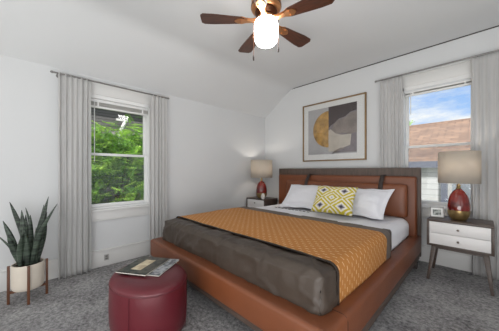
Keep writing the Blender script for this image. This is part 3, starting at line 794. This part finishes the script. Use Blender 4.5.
for (dx, dy, z1) in ((-.078, -.062, 1.97), (.068, .068, 2.03)):
    x, y = fc.x+dx, fc.y+dy
    ch = MB().bar((x, y, 2.26), (x, y, z1), .0016, seg=6).build('pull_chain', M['bronze'], fan)
    MB().lathe([(0, z1-.045), (.006, z1-.042), (.0075, z1-.02), (.003, z1), (0, z1)], (x, y), 12).build('pull_knob', M['strap'], ch, smooth=True)

# ------------------------------------------------------------------ pouf and magazines
pc = (-1.612, .612)
PSH = .22
def oval(mb):
    """the soft pouf is a little longer across the room's diagonal"""
    fwd = Vector((-math.sin(math.radians(45.5)), math.cos(math.radians(45.5)), 0)); rgt = Vector((fwd.y, -fwd.x, 0)); c = Vector((pc[0], pc[1], 0))
    o = []
    for p in mb.v:
        p = Vector(p); d = (p-c).dot(fwd); o.append(tuple(p-rgt*d*PSH))
    mb.v = o; return mb
pf = empty('pouf', (pc[0], pc[1], 0), 'round burgundy leather pouf in front of the bed foot', 'pouf')
R = .262
prof = [(0, 0), (R*.88, 0), (R*.95, .012), (R*.99, .06), (R*1.0, .14), (R*.995, .24), (R*.985, .302)]
prof += [(R*.982, .31)]
oval(MB().lathe(prof+[(0, .31)], pc, 64)).build('side_panel', M['pouf'], pf, smooth=True, sharp=50)
oval(MB().lathe([(0, .308), (R*.975, .308), (R*.985, .316), (R*.955, .332), (R*.88, .345), (R*.7, .354), (R*.4, .358), (0, .359)], pc, 64)).build('top_panel', M['pouf'], pf, smooth=True, sharp=50)
oval(MB().lathe([(R*.975, .306), (R*.995, .308), (R*.998, .3125), (R*.990, .317), (R*.975, .317)], pc, 64)).build('piping', M['pouf_seam'], pf, smooth=True)
for k in range(4):
    a = PI/2*k+.55
    q = MB()
    pts = [Vector((pc[0]+rr*R*math.cos(a), pc[1]+rr*R*math.sin(a), z)) for rr, z in ((.992, .02), (1.001, .07), (1.008, .14), (1.002, .24), (.99, .304))]
    for s, t in zip(pts[:-1], pts[1:]): q.bar(s, t, .0028, seg=6)
    oval(q).build('vertical_seam', M['pouf_seam'], pf)
def magazine(name, c, wd, ht, rot, z, label, cm, inset=None, curl=0):
    r = empty(name, (c[0], c[1], z), label, 'magazine', 'magazines on the pouf'); r['_local'] = 1
    r.rotation_euler = (0, 0, math.radians(rot))
    t = .0065
    def sheet(z0, z1, ex=0, x0=-wd/2, x1=wd/2, y0=-ht/2, y1=ht/2):
        mb = MB(); n = 8; vs = []
        for zz in (z0, z1):
            for i in range(n+1):
                for j in range(n+1):
                    x = x0-ex+(x1-x0+2*ex)*i/n; y = y0-ex+(y1-y0+2*ex)*j/n
                    vs.append((x, y, zz+curl*max(0, (abs(x)/(wd/2))-.55)**2))
        g = grid_faces(n+1, n+1); k = (n+1)**2
        fs = [tuple(reversed(f)) for f in g]+[tuple(v+k for v in f) for f in g]
        ring = [i*(n+1) for i in range(n+1)]+[n*(n+1)+j for j in range(1, n+1)]+[i*(n+1)+n for i in range(n-1, -1, -1)]+[j for j in range(n-1, 0, -1)]
        for a, b2 in zip(ring, ring[1:]+ring[:1]): fs.append((a, b2, b2+k, a+k))
        return mb.add(vs, fs)
    sheet(.0008, t).build('pages', M['page'], r)
    sheet(0, .0008, .001).build('back_cover', cm, r); sheet(t, t+.0008, .001).build('front_cover', cm, r)
    if inset:
        x0, x1, y0, y1, mm = inset
        sheet(t+.0008, t+.0012, 0, x0*wd, x1*wd, y0*ht, y1*ht).build('cover_picture', mm, r)
    return r
magazine('magazine', (-1.640, .672), .215, .275, 35, .3600, 'pale grey magazine lying underneath on the burgundy pouf', M['cover_pale'])
magazine('magazine', (-1.695, .612), .225, .285, 33, .3685, 'dark magazine with cream picture lying on top of the paler one', M['cover_dark'], (-.20, .14, -.30, .30, M['cover_cream']))

# ------------------------------------------------------------------ plant
pp = (-2.605, .02)
st = empty('plant_stand', (pp[0], pp[1], 0), 'walnut plant stand with four upright legs by the left wall', 'plant stand')
for k in range(4):
    a = PI/2*k
    x, y = pp[0]+.113*math.cos(a), pp[1]+.113*math.sin(a)
    MB().box(x-.0085, x+.0085, y-.0085, y+.0085, 0, .30).build('leg', M['walnut'], st, bevel=.002)
m = MB()
m.box(pp[0]-.105, pp[0]+.105, pp[1]-.009, pp[1]+.009, .078, .098); m.build('cross_bar', M['walnut'], st)
m = MB(); m.box(pp[0]-.009, pp[0]+.009, pp[1]-.105, pp[1]-.0092, .078, .098).box(pp[0]-.009, pp[0]+.009, pp[1]+.0092, pp[1]+.105, .078, .098); m.build('cross_bar', M['walnut'], st)
pl = empty('potted_snake_plant', (pp[0], pp[1], .0985), 'snake plant with upright dark banded leaves in a cream pot', 'potted plant')
MB().lathe([(0, .0985), (.088, .0985), (.096, .108), (.1005, .13), (.1015, .29), (.100, .298), (.092, .298), (.091, .275), (0, .275)], pp, 48).build('pot', M['pot'], pl, smooth=True, sharp=40)
MB().lathe([(0, .274), (.09, .274), (.088, .281), (.04, .287), (0, .288)], pp, 24).build('soil', M['soil'], pl, smooth=True)
ca, sa = math.cos(math.radians(45.5)), math.sin(math.radians(45.5))
rt = Vector((ca, sa, 0)); fw_ = Vector((sa, -ca, 0))     # across / towards the room
# (base across, base depth, tip across, tip depth, tip height, half width, bow)
for (b0, d0, t0, d1, zt_, hw, bow) in [(-.03, -.03, -.185, -.03, .79, .030, .02), (-.055, .02, -.20, .05, .535, .020, .03), (-.01, .03, -.005, .05, .735, .030, .0),
        (.0, -.045, .055, -.08, .76, .026, .01), (.035, -.01, .148, -.02, .835, .031, -.015), (.05, .025, .305, .08, .79, .024, -.04), (-.03, .035, -.10, .10, .66, .028, .01), (.03, .04, .045, .09, .62, .030, 0.),
        (-.045, -.02, -.07, -.05, .68, .026, .0), (.045, -.03, .10, -.06, .70, .026, -.01), (.012, .0, .025, .01, .69, .026, 0.), (-.02, .05, -.035, .13, .56, .026, .0), (.06, .0, .12, .06, .60, .022, -.01), (-.06, -.01, -.115, -.03, .64, .022, .015), (.025, -.05, .03, -.12, .72, .022, .02), (-.005, .06, .08, .12, .58, .022, -.02), (-.035, -.045, -.12, -.10, .73, .022, .03)]:
    base = Vector((pp[0], pp[1], .285))+rt*b0+fw_*d0; tip = Vector((pp[0], pp[1], 0))+rt*t0+fw_*d1; tip.z = zt_
    n = 14; vs = []
    yaw = rnd.uniform(-.5, .5); side = (rt*math.cos(yaw)+fw_*math.sin(yaw)).normalized()
    ax = (tip-base); nn = ax.cross(side).normalized()
    for i in range(n+1):
        t = i/n; c = base.lerp(tip, t)+rt*bow*math.sin(PI*t)
        w_ = hw*.85*(.55+.45*min(1, t*2.2))*(1-t**3.5)+.0008
        tw = .5*math.sin(t*2+b0*40); s2 = side*math.cos(tw)+nn*math.sin(tw)
        cup = nn*.25*w_
        vs += [c-s2*w_+cup, c-s2*w_*.5, c-nn*.1*w_, c+s2*w_*.5, c+s2*w_+cup]
    lf = MB().add(vs, grid_faces(n+1, 5)).build('leaf', M['snake'], pl, smooth=True, sharp=0); solidify(lf, .003, 0)

# ------------------------------------------------------------------ outside
GZ = -3.2
struct(MB().box(-40, 40, -30, 60, GZ-.3, GZ).build('ground', M['lawn']))
def make_tree(name, label, c, rad, mats, n, seed, trunk_r=.09, leaf=.09, zs=1.0):
    g = random.Random(seed); r = empty(name, (c[0], c[1], GZ), label, 'tree')
    tr = MB().bar((c[0], c[1], GZ), (c[0]+.1, c[1]+.05, c[2]), trunk_r, trunk_r*.5, seg=10)
    for k in range(6):
        a = g.uniform(0, 2*PI); tr.bar((c[0]+.06, c[1], c[2]-.8), (c[0]+rad*.6*math.cos(a), c[1]+rad*.6*math.sin(a), c[2]+g.uniform(-.2, .6)*rad), trunk_r*.45, .012, seg=6)
    tr.build('trunk', M['bark'], r, smooth=True)
    cl = []
    for k in range(70):
        d = Vector((g.gauss(0, 1), g.gauss(0, 1), g.gauss(0, 1))).normalized(); q = g.uniform(.45, 1)**.6
        cl.append(Vector((c[0]+d.x*rad*q, c[1]+d.y*rad*q, c[2]+d.z*rad*zs*q)))
    for mi, mm in enumerate(mats):
        mb = MB()
        for k in range(n//len(mats)):
            p = g.choice(cl)+Vector((g.gauss(0, .14), g.gauss(0, .14), g.gauss(0, .12)))*rad
            # drooping compound leaf: a stem with leaflets on both sides
            d = Vector((g.gauss(0, 1), g.gauss(0, 1), g.uniform(-.9, .3))).normalized(); sd = d.cross(Vector((0, 0, 1)))
            if sd.length < .1: sd = Vector((1, 0, 0))
            sd.normalize(); up = sd.cross(d)
            L_ = leaf*g.uniform(2.2, 3.8)
            for q in range(6):
                s = p+d*L_*q/6
                for sg in (-1, 1):
                    e1 = s+sd*sg*leaf*1.0+d*leaf*.45-up*leaf*.25; wv = d*leaf*.17
                    mb.add([s, s.lerp(e1, .5)+wv, e1, s.lerp(e1, .5)-wv], [(0, 1, 2, 3)])
        o = mb.build('foliage', mm, r)
    return r
make_tree('leafy_tree', 'bright green leafy tree close outside the left window', (-6.3, 1.55, .75), 1.45, [M['leaf_bright'], M['leaf_mid'], M['leaf_dark']], 6600, 3, .10, .08, .95)
make_tree('leafy_tree', 'green leafy tree outside the left window, behind its right curtain', (-6.6, 5.4, .6), 1.4, [M['leaf_bright'], M['leaf_mid']], 1500, 5, .11, .08, 1.0)
make_tree('leafy_tree', 'darker green leafy tree outside the left window, behind its left curtain', (-6.9, -2.2, .3), 1.4, [M['leaf_mid'], M['leaf_dark']], 1500, 9, .12, .08, 1.0)
make_tree('leafy_tree', 'green tree top beside the shingled roof outside the right window', (-5.4, 18.6, 2.6), 2.4, [M['leaf_mid'], M['leaf_bright']], 1600, 13, .2, .16, 1.0)

# neighbour's dark-sided house beyond the trees
r = empty('neighbor_house', (-11.2, 2.0, GZ), 'dark lap-sided house behind the trees outside the left window', 'house')
MB().box(-13, -9, -3, 8, GZ, 3.7).build('wall', M['siding_dark'], r)
MB().box(-9.0, -8.86, -3, 8, 2.22, 2.42).build('wood_band', mat('weathered_grey_band', (132, 128, 126), .8, .12, 4), r)
m = MB(); m.prism([(-8.5, 3.62), (-8.5, 3.74), (-11, 5.0), (-13.5, 3.74), (-13.5, 3.62)], lambda p, t: (p[0], -3.4 if t == 0 else 8.4, p[1])); m.build('roof', M['shingle'], r)
m = MB()
m.box(-8.80, -8.69, 2.22, 2.56, 2.755, 2.83)
pp_ = [(-8.74, 2.50, 2.80), (-8.73, 2.46, 2.66), (-8.72, 2.36, 2.44), (-8.72, 2.32, 2.30), (-8.72, 2.32, 1.6)]
for p, t in zip(pp_[:-1], pp_[1:]): m.bar(p, t, .058, seg=12)
m.build('downspout', M['gutter'], r)

# white-sided house with a shingled roof
r = empty('neighbor_house', (-1.5, 10.5, GZ), 'white-sided house with brown shingled roof outside the right window', 'house')
ex0, ex1 = -7.5, 5.0
MB().box(ex0+.3, ex1-.3, 8.08, 14.0, GZ, 1.25).build('wall', M['siding_white'], r)
e0 = Vector((0, 7.95, 1.30)); e1 = Vector((0, 11.1, 2.82)); e2 = Vector((0, 14.3, 1.30))
n1, vs, uv = 2, [], []
m = MB(); m.add([(ex0, e0.y, e0.z), (ex1, e0.y, e0.z), (ex1, e1.y, e1.z+.12), (ex0, e1.y, e1.z), (ex1, e2.y, e2.z), (ex0, e2.y, e2.z)], [(0, 1, 2, 3), (3, 2, 4, 5)])
ro = m.build('roof', M['shingle'], r); sl_ = (e1-e0).length
set_uv(ro, [(0, 0), (12.5, 0), (12.5, sl_), (0, sl_), (12.5, 2*sl_), (0, 2*sl_)]); solidify(ro, .06)
MB().box(ex0, ex1, 7.93, 8.0, 1.13, 1.31).build('fascia', M['fascia'], r)
MB().box(ex0, ex1, 8.0, 8.1, 1.13, 1.16).build('soffit', M['gutter'], r)
wn = MB(); wn.box(-.78, -.64, 8.03, 8.08, -.6, .98).box(-.64, .45, 8.03, 8.08, .86, .98).box(.45, .59, 8.03, 8.08, -.6, .98).box(-.64, .45, 8.03, 8.08, -.6, -.48)
wf = wn.build('window', M['fascia'], r)
MB().box(-.64, -.56, 8.05, 8.08, -.48, .86).box(-.56, .45, 8.05, 8.08, .17, .23).build('sash', M['gutter'], wf)
MB().box(-.56, .45, 8.07, 8.08, -.48, .86).build('pane', mat('house_window_glass', (150, 158, 168), .35, .05, 3), wf)

for o in bpy.data.objects:
    if '_local' in o.keys(): del o['_local']
